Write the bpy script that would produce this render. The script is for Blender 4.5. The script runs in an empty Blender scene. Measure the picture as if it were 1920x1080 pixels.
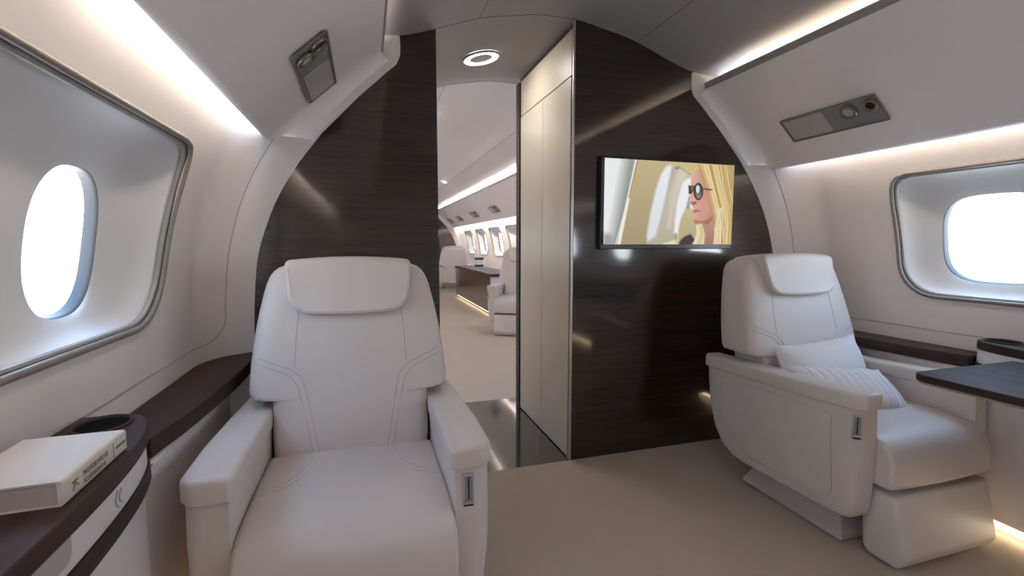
import bpy, bmesh, math, random
import numpy as np
from mathutils import Vector, Matrix

random.seed(4)
sc = bpy.context.scene
COL = sc.collection
PI = math.pi
XC = 0.812            # lateral centre of the cabin (the viewer sits at x = 0)
YB = 1.955            # forward partition plane
YV = 2.72             # far side of the partition closets
YE = 10.95            # partition at the far end of the next cabin
YA = -3.1             # wall behind the viewer

# ------------------------------------------------------------------ materials
def srgb(r, g, b):
    f = lambda c: c / 12.92 if c <= .04045 else ((c + .055) / 1.055) ** 2.4
    return (f(r / 255), f(g / 255), f(b / 255), 1)

def mat(name, col, rough=.5, metal=0, bump=0, bscale=300, spec=.5, coat=0, var=0.0, sheen=0):
    m = bpy.data.materials.new(name); m.use_nodes = True
    nt = m.node_tree; b = nt.nodes['Principled BSDF']
    b.inputs['Base Color'].default_value = (*col[:3], 1)
    b.inputs['Roughness'].default_value = rough
    b.inputs['Metallic'].default_value = metal
    b.inputs['Specular IOR Level'].default_value = spec
    b.inputs['Coat Weight'].default_value = coat
    b.inputs['Coat Roughness'].default_value = .05
    b.inputs['Sheen Weight'].default_value = sheen
    tc = nt.nodes.new('ShaderNodeTexCoord')
    if bump:
        n = nt.nodes.new('ShaderNodeTexNoise'); n.inputs['Scale'].default_value = bscale
        n.inputs['Detail'].default_value = 3
        nt.links.new(tc.outputs['Object'], n.inputs['Vector'])
        bp = nt.nodes.new('ShaderNodeBump'); bp.inputs['Strength'].default_value = bump
        bp.inputs['Distance'].default_value = .002
        nt.links.new(n.outputs['Fac'], bp.inputs['Height']); nt.links.new(bp.outputs['Normal'], b.inputs['Normal'])
    if var:
        n2 = nt.nodes.new('ShaderNodeTexNoise'); n2.inputs['Scale'].default_value = 6
        nt.links.new(tc.outputs['Object'], n2.inputs['Vector'])
        mx = nt.nodes.new('ShaderNodeMixRGB')
        mx.inputs[1].default_value = (*[c * (1 - var) for c in col[:3]], 1)
        mx.inputs[2].default_value = (*[min(1, c * (1 + var)) for c in col[:3]], 1)
        nt.links.new(n2.outputs['Fac'], mx.inputs[0]); nt.links.new(mx.outputs[0], b.inputs['Base Color'])
    return m

def wood(name, c1, c2, rough, coat, scale=(1.2, 1.2, 30), spec=.5):
    m = bpy.data.materials.new(name); m.use_nodes = True
    nt = m.node_tree; b = nt.nodes['Principled BSDF']
    tc = nt.nodes.new('ShaderNodeTexCoord'); mp = nt.nodes.new('ShaderNodeMapping')
    mp.inputs['Scale'].default_value = scale
    nt.links.new(tc.outputs['Object'], mp.inputs['Vector'])
    n = nt.nodes.new('ShaderNodeTexNoise'); n.inputs['Scale'].default_value = 2.2
    n.inputs['Detail'].default_value = 7; n.inputs['Roughness'].default_value = .65
    nt.links.new(mp.outputs[0], n.inputs['Vector'])
    cr = nt.nodes.new('ShaderNodeValToRGB')
    cr.color_ramp.elements[0].position = .32; cr.color_ramp.elements[0].color = c1
    cr.color_ramp.elements[1].position = .72; cr.color_ramp.elements[1].color = c2
    nt.links.new(n.outputs['Fac'], cr.inputs[0]); nt.links.new(cr.outputs[0], b.inputs['Base Color'])
    b.inputs['Roughness'].default_value = rough
    b.inputs['Specular IOR Level'].default_value = spec
    b.inputs['Coat Weight'].default_value = coat; b.inputs['Coat Roughness'].default_value = .08
    b.inputs['Coat IOR'].default_value = 1.68 if coat > .5 else 1.4
    return m

def emit(name, col, s):
    m = bpy.data.materials.new(name); m.use_nodes = True
    nt = m.node_tree; nt.nodes.clear()
    e = nt.nodes.new('ShaderNodeEmission'); o = nt.nodes.new('ShaderNodeOutputMaterial')
    e.inputs[0].default_value = (*col[:3], 1); e.inputs[1].default_value = s
    nt.links.new(e.outputs[0], o.inputs[0]); return m

M = {}
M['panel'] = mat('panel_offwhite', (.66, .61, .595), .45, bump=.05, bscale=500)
M['ceil'] = mat('dimmed_ceiling_offwhite', (.31, .295, .295), .5, bump=.04, bscale=400)  # darker copy of the far ceiling colour, dimmer near cabin light put in
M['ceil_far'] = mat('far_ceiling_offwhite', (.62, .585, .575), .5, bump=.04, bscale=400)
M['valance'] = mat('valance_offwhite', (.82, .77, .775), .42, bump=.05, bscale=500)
M['lip'] = mat('valance_lip', (.30, .275, .26), .45)
M['dish'] = mat('window_surround_grey', (.66, .665, .68), .5)
M['rim'] = mat('window_gasket', (.19, .165, .15), .4)
M['rim2'] = mat('window_gasket_inner', (.27, .265, .255), .4)
M['reveal'] = mat('window_reveal', (.024, .024, .025), .6)
M['leather'] = mat('ivory_leather', (.575, .515, .48), .48, bump=.10, bscale=700, var=.015, sheen=.05)
M['stitch'] = mat('leather_seam', (.47, .435, .43), .55)
M['jointc'] = mat('panel_joint', (.30, .275, .265), .6)
M['shadowgap'] = mat('panel_gap', (.13, .12, .12), .7)
M['carpet'] = mat('beige_carpet', (.49, .415, .34), .95, bump=.6, bscale=900, spec=.1, var=.03)
M['gloss'] = wood('dark_gloss_veneer', (.0085, .0045, .0035, 1), (.034, .017, .0115, 1), .30, 1.0, (1.0, 1.0, 34), .2)
M['satin'] = wood('dark_satin_veneer', (.034, .021, .019, 1), (.062, .041, .037, 1), .5, .0, (14, 1.0, 14), .10)
M['tablewood'] = wood('table_veneer', (.034, .021, .018, 1), (.066, .043, .037, 1), .62, .0, (14, 1.0, 14), .05)
M['stone'] = mat('polished_dark_floor', (.030, .024, .022), .10, coat=.6, var=.1)
M['cream'] = mat('cream_laminate', (.67, .59, .465), .35, var=.02)
M['metal'] = mat('brushed_metal', (.55, .52, .50), .35, metal=.9)
M['psu'] = mat('grey_console_plastic', (.22, .225, .235), .65, spec=.3)
M['psu2'] = mat('light_console_plastic', (.42, .385, .39), .4)
M['bronze'] = mat('bronze_bezel', (.30, .25, .17), .3, metal=.8)
M['black'] = mat('black_plastic', (.010, .010, .011), .3)
M['wellshade'] = mat('cup_well_shade', (.004, .004, .004), .9, spec=.05)  # near black, carries the shade inside the cup hole
M['pedestal'] = mat('pedestal_paint', (.46, .405, .38), .5)
M['lens'] = mat('frosted_lens', (.45, .46, .46), .2)
M['pages'] = mat('book_pages', (.40, .355, .345), .8)
M['cover'] = mat('book_cover', (.60, .55, .50), .55)
M['ink'] = mat('grey_ink', (.19, .175, .175), .7)
M['gold'] = mat('gold_foil', (.35, .24, .06), .4, metal=.6)
M['white'] = mat('white_lacquer', (.66, .63, .64), .35)
M['greyslot'] = mat('grey_pull', (.38, .36, .35), .45)
M['pillow'] = mat('white_pillow_cloth', (.68, .655, .645), .8, bump=.25, bscale=600, sheen=.1)
M['led'] = emit('warm_led_strip', (1.0, .81, .60), 19)
M['led_low'] = emit('wall_wash_led', (1.0, .89, .76), 30)
M['led_far'] = emit('warm_led_strip_bright', (1.0, .89, .78), 170)
M['led_floor'] = emit('floor_led_strip', (1.0, .82, .55), 14)
M['ring'] = emit('added_ring_lamp', (1.0, .95, .92), 45)  # for the unseen ring lamps added over the near cabin
M['ring_bright'] = emit('passage_ring_lamp', (1.0, .95, .90), 85)
M['spot'] = emit('downlight_lamp', (1.0, .93, .85), 190)

# glass that lets daylight straight through
g = bpy.data.materials.new('window_glass'); g.use_nodes = True
nt = g.node_tree; nt.nodes.clear()
o = nt.nodes.new('ShaderNodeOutputMaterial'); mx = nt.nodes.new('ShaderNodeMixShader')
tr = nt.nodes.new('ShaderNodeBsdfTransparent'); gl = nt.nodes.new('ShaderNodeBsdfGlossy')
tr.inputs[0].default_value = (.96, .98, 1, 1); gl.inputs['Roughness'].default_value = .03
mx.inputs[0].default_value = .05
nt.links.new(tr.outputs[0], mx.inputs[1]); nt.links.new(gl.outputs[0], mx.inputs[2]); nt.links.new(mx.outputs[0], o.inputs[0])
M['glass'] = g

# ------------------------------------------------------------------ helpers
def link(o, parent=None):
    COL.objects.link(o)
    if parent is not None: o.parent = parent
    return o

def empty(name, loc=(0, 0, 0), rot=(0, 0, 0)):
    o = bpy.data.objects.new(name, None); o.location = loc; o.rotation_euler = rot
    o.empty_display_size = .05
    return link(o)

def tag(o, label, cat, group=None):
    o['label'] = label; o['category'] = cat
    if group: o['group'] = group
    return o

def struct(o, label=None, cat=None):
    o['kind'] = 'structure'
    if label: o['label'] = label
    if cat: o['category'] = cat
    return o

class MB:
    def __init__(s): s.v = []; s.f = []; s.mi = []
    def add(s, v, f, k=0):
        n = len(s.v); s.v += [tuple(p) for p in v]
        s.f += [tuple(i + n for i in q) for q in f]; s.mi += [k] * len(f)
    def rings(s, R, closed=True, cap0=False, cap1=False, k=0):
        n = len(R[0]); v = [p for r in R for p in r]; f = []
        m = n if closed else n - 1
        for i in range(len(R) - 1):
            for j in range(m):
                a = i * n + j; b = i * n + (j + 1) % n
                f.append((a, b, b + n, a + n))
        if cap0: f.append(tuple(range(n - 1, -1, -1)))
        if cap1: f.append(tuple((len(R) - 1) * n + j for j in range(n)))
        s.add(v, f, k)
    def prism(s, pts, d0, d1, axis='z', k=0, shear=None):
        # pts: 2-D outline; axis: extrusion axis; z->(x,y), x->(y,z), y->(x,z)
        def P(p, d):
            if axis == 'z': return (p[0], p[1], d)
            if axis == 'x': return (d, p[0], p[1])
            return (p[0], d, p[1])
        s.rings([[P(p, d0) for p in pts], [P(p, d1) for p in pts]], True, True, True, k)
    def box(s, x0, x1, y0, y1, z0, z1, k=0):
        s.prism([(x0, y0), (x1, y0), (x1, y1), (x0, y1)], z0, z1, 'z', k)
    def tube(s, path, r, n=8, closed=False, k=0):
        P = [Vector(p) for p in path]; R = []; L = len(P)
        up = None
        for i in range(L):
            if closed: t = P[(i + 1) % L] - P[i - 1]
            else: t = P[min(i + 1, L - 1)] - P[max(i - 1, 0)]
            t.normalize()
            if up is None:
                up = Vector((0, 0, 1)) if abs(t.z) < .9 else Vector((1, 0, 0))
            a = t.cross(up); a.normalize(); b = a.cross(t); up = b
            R.append([tuple(P[i] + r * (math.cos(2 * PI * q / n) * a + math.sin(2 * PI * q / n) * b)) for q in range(n)])
        if closed: R.append(R[0])
        s.rings(R, True, not closed, not closed, k)
    def disc_ring(s, c, r0, r1, h, n=40, ax=None, k=0):
        # annulus standing out by h along local z
        pts = []
        for (r, z) in ((r0, 0), (r0, h), (r1, h), (r1, 0)):
            pts.append([(c[0] + r * math.cos(2 * PI * q / n), c[1] + r * math.sin(2 * PI * q / n), c[2] + z) for q in range(n)])
        s.rings(pts + [pts[0]], True, False, False, k)
    def disc(s, c, r, n=40, k=0):
        s.add([(c[0] + r * math.cos(2 * PI * q / n), c[1] + r * math.sin(2 * PI * q / n), c[2]) for q in range(n)], [tuple(range(n))], k)
    def cyl(s, c, r, h, n=32, k=0):
        R = [[(c[0] + r * math.cos(2 * PI * q / n), c[1] + r * math.sin(2 * PI * q / n), c[2] + z) for q in range(n)] for z in (0, h)]
        s.rings(R, True, True, True, k)
    def build(s, name, mats, parent=None, smooth=True, bevel=0, seg=4, sub=0, angle=35, fix=True):
        me = bpy.data.meshes.new(name); me.from_pydata(s.v, [], s.f); me.update()
        if not isinstance(mats, (list, tuple)): mats = [mats]
        for m in mats: me.materials.append(m)
        for p, k in zip(me.polygons, s.mi): p.material_index = k
        if fix:
            bm = bmesh.new(); bm.from_mesh(me)
            bmesh.ops.remove_doubles(bm, verts=bm.verts, dist=1e-6)
            bmesh.ops.recalc_face_normals(bm, faces=bm.faces)
            bm.to_mesh(me); bm.free()
        o = bpy.data.objects.new(name, me); link(o, parent)
        if bevel:
            b = o.modifiers.new('Bevel', 'BEVEL'); b.width = bevel; b.segments = seg
            b.limit_method = 'ANGLE'; b.angle_limit = math.radians(angle); b.harden_normals = False
        if sub:
            q = o.modifiers.new('Sub', 'SUBSURF'); q.levels = sub; q.render_levels = sub
        if smooth:
            for p in me.polygons: p.use_smooth = True
            if bevel:
                w = o.modifiers.new('WN', 'WEIGHTED_NORMAL'); w.keep_sharp = False; w.weight = 80
            else:
                me.set_sharp_from_angle(angle=math.radians(40))
        return o

def interp(tab):
    # smooth monotone-ish interpolation of (x, y) pairs (cubic Hermite with finite differences)
    xs = [t[0] for t in tab]; ys = [t[1] for t in tab]; n = len(xs)
    d = [(ys[i + 1] - ys[i]) / (xs[i + 1] - xs[i]) for i in range(n - 1)]
    m = [d[0]] + [(d[i - 1] + d[i]) / 2 if d[i - 1] * d[i] > 0 else 0 for i in range(1, n - 1)] + [d[-1]]
    def f(x):
        if x <= xs[0]: return ys[0] + m[0] * (x - xs[0])
        if x >= xs[-1]: return ys[-1] + m[-1] * (x - xs[-1])
        i = max(j for j in range(n - 1) if xs[j] <= x); h = xs[i + 1] - xs[i]; t = (x - xs[i]) / h
        return ((2*t**3 - 3*t*t + 1) * ys[i] + (t**3 - 2*t*t + t) * h * m[i] + (-2*t**3 + 3*t*t) * ys[i+1] + (t**3 - t*t) * h * m[i+1])
    return f

def round_poly(pts, rad, seg=8):
    out = []; n = len(pts)
    for i in range(n):
        r = rad[i] if isinstance(rad, (list, tuple)) else rad
        p = Vector(pts[i]); a = Vector(pts[i - 1]); b = Vector(pts[(i + 1) % n])
        u = (a - p).normalized(); v = (b - p).normalized()
        if r < 1e-5: out.append(tuple(p)); continue
        ang = u.angle(v); d = r / math.tan(ang / 2)
        d = min(d, .49 * (a - p).length, .49 * (b - p).length); rr = d * math.tan(ang / 2)
        c = p + (u + v).normalized() * (rr / math.sin(ang / 2))
        s = p + u * d - c; e = p + v * d - c
        a0 = math.atan2(s.y, s.x); a1 = math.atan2(e.y, e.x); da = (a1 - a0 + PI) % (2 * PI) - PI
        for k in range(seg + 1):
            t = a0 + da * k / seg; out.append((c.x + rr * math.cos(t), c.y + rr * math.sin(t)))
    return out

def radial(poly, c, ang):
    # distance from c to the closed outline along direction ang
    d = (math.cos(ang), math.sin(ang)); best = 0; n = len(poly)
    for i in range(n):
        x1, y1 = poly[i - 1][0] - c[0], poly[i - 1][1] - c[1]
        x2, y2 = poly[i][0] - c[0], poly[i][1] - c[1]
        ex, ey = x2 - x1, y2 - y1; den = d[0] * ey - d[1] * ex
        if abs(den) < 1e-12: continue
        t = (x1 * ey - y1 * ex) / den; q = (x1 * d[1] - y1 * d[0]) / den
        if -1e-9 <= q <= 1 + 1e-9 and t > best: best = t
    return best

# ------------------------------------------------------------------ cabin cross-section
rw = interp([(0, 1.27), (.3, 1.33), (.5, 1.352), (.66, 1.36), (.8, 1.358), (.95, 1.345), (1.1, 1.318), (1.2, 1.29), (1.3, 1.25), (1.4, 1.2), (1.5, 1.14), (1.6, 1.06), (1.72, .95)])
OUT = [(1.2, 0), (1.212, .25), (1.217, .5), (1.213, .718), (1.203, .86), (1.188, .967), (1.16, 1.06), (1.12, 1.16), (1.05, 1.283), (.955, 1.412), (.825, 1.55), (.715, 1.656), (.678, 1.688), (.664, 1.72)]
CEIL = [(0, 1.951), (.1, 1.948), (.22, 1.927), (.34, 1.903), (.46, 1.862), (.56, 1.826), (.66, 1.797), (.74, 1.787), (.80, 1.785), (.87, 1.765), (.93, 1.72), (1.0, 1.665), (1.08, 1.60)]
rc = interp(CEIL)
def wx(side, z, off=0): return XC + side * (rw(z) + off)

def wall_pt(side, y, z, off=0):
    # point on the sidewall pushed outboard by off along the profile normal
    e = .01; dr = (rw(z + e) - rw(z - e)) / (2 * e); L = math.hypot(1, dr)
    return (XC + side * (rw(z) + off / L), y, z - off * dr / L)

outz = interp([(z, r) for r, z in OUT])
def turn_in(t): return .45 * (t / .75) ** 2.0 if t < .75 else .45 + .55 * (t - .75) / .25
def wall_in(side, y, z):
    # sidewall surface including the part that turns inboard towards the partition
    if y <= 1.76: return wall_pt(side, y, z)
    t = (y - 1.76) / (YB - 1.76)
    return (XC + side * (rw(z) + (outz(z) - rw(z)) * turn_in(t)), y, z)

# ------------------------------------------------------------------ floor
m = MB(); m.box(XC - 1.34, XC + 1.34, YA, YB, -.06, 0)
struct(m.build('floor', M['carpet'], smooth=False), 'beige carpeted floor of the near cabin', 'floor')
m = MB(); m.box(XC - 1.34, XC + 1.34, 2.888, YE, -.06, 0)
struct(m.build('floor_2', M['carpet'], smooth=False), 'beige carpeted floor of the far cabin beyond the doorway', 'floor')
m = MB(); m.box(XC - 1.34, XC + 1.34, YB, 2.888, -.06, 0)
struct(m.build('floor_3', M['stone'], smooth=False), 'polished dark floor in the doorway passage', 'floor')

# ------------------------------------------------------------------ ceiling
def ceiling(name, y0, y1, label, mk='ceil'):
    rs = [i * 1.08 / 48 for i in range(-48, 49)]
    P = [(XC + r, rc(abs(r))) for r in rs]
    Q = [(x, z + .02) for x, z in reversed(P)]
    m = MB(); m.prism(P + Q, y0, y1, 'y')
    o = struct(m.build(name, M[mk]), label, 'ceiling')
    s = MB()
    for r in (-.35, .37):
        if y1 - y0 > 1: s.tube([(XC + r, y0 + .01, rc(abs(r)) + .0005), (XC + r, y1 - .01, rc(abs(r)) + .0005)], .0017, 6)
    for y in ((y1 - .003,) if y1 < 2 else ((y0 + .003,) if y1 > 3 else ())):
        s.tube([(XC + r, y, rc(abs(r)) + .0005) for r in rs], .0019, 6)
    if s.v: s.build('seam', M['shadowgap'], o)
    return o
ceiling('ceiling', YA, YB, 'curved ceiling of the near cabin, its dimmer light put into a grey colour')
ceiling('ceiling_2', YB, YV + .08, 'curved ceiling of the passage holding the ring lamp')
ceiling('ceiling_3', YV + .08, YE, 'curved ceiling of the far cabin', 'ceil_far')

# ------------------------------------------------------------------ sidewalls and windows
ZL, ZH = .655, 1.46
win_count = [0]
def frame_poly(ya, yb, slant=0.0, big=.17):
    # rounded window-panel outline in (y, z): big lower corners, smaller upper ones
    z0, z1 = .787, 1.277
    return round_poly([(ya + slant, z0), (yb - slant, z0), (yb, 1.17), (yb - .012, z1), (ya + .012, z1), (ya, 1.17)],
                      [big, big, .12, .062, .062, .12], 9)

def window_tile(wallmb, side, y0, y1, fp, op_c, op_a, op_b, label, rimobj=True):
    cy = .5 * (min(p[0] for p in fp) + max(p[0] for p in fp)); cz = 1.02
    rect = [(y0, ZL), (y1, ZL), (y1, ZH), (y0, ZH)]
    angs = [2 * PI * i / 112 for i in range(112)] + [math.atan2(z - cz, y - cy) % (2 * PI) for y, z in rect]
    angs = sorted(set(round(a, 6) for a in angs))
    F = []; T = []
    for a in angs:
        rf = radial(fp, (cy, cz), a); rt = radial(rect, (cy, cz), a)
        F.append((cy + rf * math.cos(a), cz + rf * math.sin(a))); T.append((cy + rt * math.cos(a), cz + rt * math.sin(a)))
    R = []
    for t in (0, .12, .3, .55, .8, 1):
        R.append([wall_pt(side, f[0] + (q[0] - f[0]) * t, f[1] + (q[1] - f[1]) * t) for f, q in zip(F, T)])
    wallmb.rings(R)
    # the window itself: surround dish, reveal and pane
    win_count[0] += 1
    name = 'window_%d' % win_count[0]
    def op(sc_, a):
        e = 2.6 if side < 0 else 3.2
        c, s_ = math.cos(a), math.sin(a)
        r = (abs(c / (op_a * sc_)) ** e + abs(s_ / (op_b * sc_)) ** e) ** (-1 / e)
        return (op_c[0] + r * c, op_c[1] + r * s_)
    N = 112; A = [2 * PI * i / N for i in range(N)]
    FF = []
    for a in A:
        rf = radial(fp, (cy, cz), a); FF.append((cy + rf * math.cos(a), cz + rf * math.sin(a)))
    # match the opening by the same angle about its own centre
    O = [op(1, a) for a in A]
    R = []
    for t, off in ((0, .0), (.012, .012), (.05, .016), (.14, .030), (.3, .043), (.5, .051), (.7, .056), (.88, .060), (1, .064)):
        R.append([wall_pt(side, f[0] + (q[0] - f[0]) * t, f[1] + (q[1] - f[1]) * t, off) for f, q in zip(FF, O)])
    d = MB(); d.rings(R)
    o = struct(d.build(name, M['dish']), label, 'window')
    d = MB(); d.rings([[wall_pt(side, *op(s_, a), off) for a in A] for s_, off in ((1, .064), (.99, .066), (.98, .072), (.975, .090))])
    d.build('window_reveal', M['reveal'], o)
    d = MB()
    Rp = [wall_pt(side, *op(.98, a), .086) for a in A]
    d.add(Rp, [tuple(range(N))]); d.build('pane', M['glass'], o, smooth=False)
    edge_z = sorted(set([round(q[1], 7) for q in T if abs(q[0] - y1) < 1e-5] + [ZL, ZH]))
    if rimobj:
        d = MB(); d.tube([wall_pt(side, p[0], p[1], .001) for p in FF],   .0080, 10, True)
        d.build('window_gasket', M['rim'], o)
        sh = [(cy + (p[0] - cy) * .972, cz + (p[1] - cz) * .958) for p in FF]
        d = MB(); d.tube([wall_pt(side, p[0], p[1], .011) for p in sh], .007, 8, True)
        d.build('inner_gasket', M['rim2'], o)
    return edge_z

def sidewall(name, side, y0, y1, tiles, label):
    w = MB()
    ys = [y0] + sorted(v for t in tiles for v in t[:2]) + [y1]
    zlow = [i * ZL / 14 for i in range(15)]; zup = [ZH + i * (1.66 - ZH) / 5 for i in range(6)]
    def strip(zs, a, b):
        w.rings([[wall_pt(side, y, z) for z in zs] for y in (a, b)], closed=False)
    strip(zlow, y0, y1); strip(zup, y0, y1)
    zmid = [ZL + (ZH - ZL) * i / 16 for i in range(17)]
    edge = y0; ez = zmid
    for t in sorted(tiles, key=lambda q: q[0]):
        if t[0] > edge + 1e-4: strip(zmid, edge, t[0])
        ez = window_tile(w, side, *t); edge = t[1]
    if edge < y1 - 1e-4: strip(ez, edge, y1)
    for yy in sorted(set(round(v, 4) for t in tiles for v in t[:2])):
        w.rings([[wall_pt(side, y, z, .0006) for z in zmid] for y in (yy - .07, yy + .07)], closed=False)
    o = struct(w.build(name, M['panel']), label, 'wall')
    return o

sn = {-1: 'left', 1: 'right'}
for side in (-1, 1):
    tiles = []
    fy1 = 1.575 if side < 0 else 1.462
    for k in range(-3, 1):
        sh = 1.12 * k
        yb = fy1 if k == 0 else 1.50
        lab = ('large %s cabin window beside the %s' % (sn[side], 'book and console' if side < 0 else 'pillow-laden armchair') if k == 0
               else '%s cabin window behind the viewpoint' % sn[side])
        tiles.append((.50 + sh, 1.62 + sh, frame_poly(.60 + sh, yb + sh, .045 if side < 0 else .02, .17 if side < 0 else .14),
                      (1.155 + sh, 1.005) if side > 0 else (1.205 + sh, .992), .172 if side > 0 else .122, .158 if side > 0 else .149, lab))
    sidewall('wall_%s' % sn[side], side, YA, 1.76, tiles, 'off-white curved %s sidewall of the near cabin' % sn[side])
    # the far cabin
    tiles = []
    order = ['first', 'second', 'third', 'fourth', 'fifth', 'sixth', 'seventh']
    for k in range(7):
        yc = 3.6 + 1.06 * k
        tiles.append((yc - .53, yc + .53, frame_poly(yc - .36, yc + .36, .02, .14), (yc, 1.005), .15, .158,
                      'far cabin window, %s beyond the doorway on the %s' % (order[k], sn[side])))
    sidewall('wall_%s_2' % sn[side], side, YV + .26, YE - .2, tiles, 'off-white %s sidewall of the far cabin' % sn[side])
    # thin joint line on the sidewall panel
    s = MB()
    path = round_poly([(YA, ZL), (1.905, ZL), (1.905, 1.40), (YA, 1.40)], [0, .085, 0, 0], 10)
    path = [q for q in path if not (q[1] > 1.3 and q[0] < YA + .1)]
    fine = []
    for a, b in zip(path[:-1], path[1:]):
        n = max(1, int(math.hypot(b[0] - a[0], b[1] - a[1]) / .03))
        fine += [(a[0] + (b[0] - a[0]) * i / n, a[1] + (b[1] - a[1]) * i / n) for i in range(n)]
    fine.append(path[-1])
    s.tube([wall_in(side, y, z) for y, z in fine], .0017, 6)
    s.build('joint', M['jointc'], bpy.data.objects['wall_%s' % sn[side]])

# closeout strips that sweep from the sidewall to the partition outline
def closeout(side, yw, yp, name, label):
    m = MB(); R = []
    zs = [i * 1.385 / 40 for i in range(41)]
    dd = 1 if yp > yw else -1
    R.append([wall_pt(side, yw - dd * .15, z, .005) for z in zs])      # tucks in behind the sidewall panel
    for t in (0, .08, .2, .35, .5, .62, .72, .75, .78, .88, 1):
        row = []
        for z in zs:
            a = rw(z); b = outz(z)
            # the wall runs on almost straight, then turns inboard to the partition
            w_ = turn_in(t)
            row.append((XC + side * (a + (b - a) * w_), yw + (yp - yw) * t, z))
        R.append(row)
    m.rings(R, closed=False)
    # flat white band following the outline above the sidewall, behind the valance end
    d = 1 if yp > yw else -1
    inner = [(outz(z), z) for z in [.55 + .05 * i for i in range(16)]] + [(r, z) for r, z in OUT if z > 1.31] + [(.662, 1.75), (.663, 1.792)]
    def ss(z):
        t = min(1, max(0, (z - 1.26) / .09)); return t * t * (3 - 2 * t)
    R = [[(XC + side * r, yp, z) for r, z in inner],
         [(XC + side * (r + .002 * ss(z)), yp - d * .004 * ss(z), z + .001 * ss(z)) for r, z in inner],
         [(XC + side * (r + .010 * ss(z)), yp - d * .006 * ss(z), z + .003 * ss(z)) for r, z in inner],
         [(XC + side * (r + ss(z) * (.13 + .01 * min(1, max(0, (z - 1.62) / .07)))), yp - d * .007 * ss(z), min(z + .03 * ss(z), 1.792)) for r, z in inner]]
    m.rings(R, closed=False)
    return struct(m.build(name, M['panel']), label, 'trim')
closeout(-1, 1.76, YB, 'trim_1', 'white curved closeout strip between left sidewall and dark partition')
closeout(1, 1.76, YB, 'trim_2', 'white curved closeout strip between right sidewall and dark partition')
closeout(-1, YV + .26, YV + .08, 'trim_3', 'white closeout strip at the near left end of the far cabin')
closeout(1, YV + .26, YV + .08, 'trim_4', 'white closeout strip at the near right end of the far cabin')
closeout(-1, YE - .2, YE, 'trim_5', 'white closeout strip at the far left end of the far cabin')
closeout(1, YE - .2, YE, 'trim_6', 'white closeout strip at the far right end of the far cabin')

# ------------------------------------------------------------------ valances with two light coves each
def valance(side, y0, y1, idx, label, led):
    face = [(.735, 1.722), (.80, 1.668), (.90, 1.580), (1.0, 1.489), (1.07, 1.423), (1.105, 1.388), (1.118, 1.373), (1.126, 1.367), (1.134, 1.3665), (1.141, 1.371), (1.143, 1.38)]
    back = [(1.12, 1.415), (1.05, 1.48), (.95, 1.572), (.86, 1.655), (.80, 1.705), (.765, 1.735)]
    prof = []
    for a, b in zip(face[:-1], face[1:]):
        n = max(1, int(math.hypot(b[0] - a[0], b[1] - a[1]) / .02))
        prof += [(a[0] + (b[0] - a[0]) * i / n, a[1] + (b[1] - a[1]) * i / n) for i in range(n)]
    prof += [face[-1]] + back
    oz = interp([(z, r) for r, z in OUT if z > .9])
    R = []
    e0 = y1 - .072
    for y, t in [(y0, 0), (e0, 0)] + [(e0 + .072 * q, q) for q in (.15, .3, .45, .6, .72, .82, .9, .95, .98, 1)]:
        w_ = 1 - math.sqrt(max(0, 1 - t * t))
        row = []
        for r, z in prof:
            g = w_ * min(1, max(0, (1.722 - z) / .04))
            row.append((XC + side * (r + (max(oz(z) + .016, .66) - r) * g * .92), y, z + .012 * g))
        R.append(row)
    m = MB(); m.rings(R, True, True, True)
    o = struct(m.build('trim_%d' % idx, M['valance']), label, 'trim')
    l = MB(); l.prism([(XC + side * r, z) for r, z in [(.733, 1.7215), (.727, 1.726), (.727, 1.748), (.732, 1.752), (.748, 1.752), (.766, 1.7365)]], y0, y1, 'y')
    l.build('lip', M['lip'], o)
    return o
def strips(side, y0, y1, mtl, where, near):
    n = max(1, round((y1 - y0) / 1.0)); L = (y1 - y0) / n
    for i in range(n):
        a = y0 + L * i + .035; b = y0 + L * (i + 1) - .035
        m = MB()
        m.prism([(XC + side * r, z) for r, z in [(.790, 1.722), (.812, 1.722), (.812, 1.734), (.790, 1.734)]], a, b, 'y')
        o = m.build('cove_light', mtl, smooth=False)
        tag(o, 'warm upper cove light strip above the %s valance, %s' % (sn[side], where), 'cove light', 'upper %s cove lights, %s' % (sn[side], where))
        m = MB()
        m.prism([(XC + side * r, z) for r, z in [(1.128, 1.418), (1.134, 1.412), (1.146, 1.424), (1.140, 1.430)]], a, b, 'y')
        o = m.build('wall_wash_light', M['led_low'] if near else mtl, smooth=False)
        tag(o, 'warm light strip washing the sidewall below the %s valance, %s' % (sn[side], where), 'cove light', 'lower %s wall wash lights, %s' % (sn[side], where))
k = 7
for side in (-1, 1):
    valance(side, YA, YB - .014, k, 'off-white angled overhead valance along the %s of the near cabin' % sn[side], None); k += 1
    strips(side, YA + .1, 1.80, M['led'], 'near cabin', True)
    valance(side, YV + .10, YE - .014, k, 'off-white angled overhead valance along the %s of the far cabin' % sn[side], None); k += 1
    strips(side, YV + .2, YE - .12, M['led_far'], 'far cabin', False)

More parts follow.
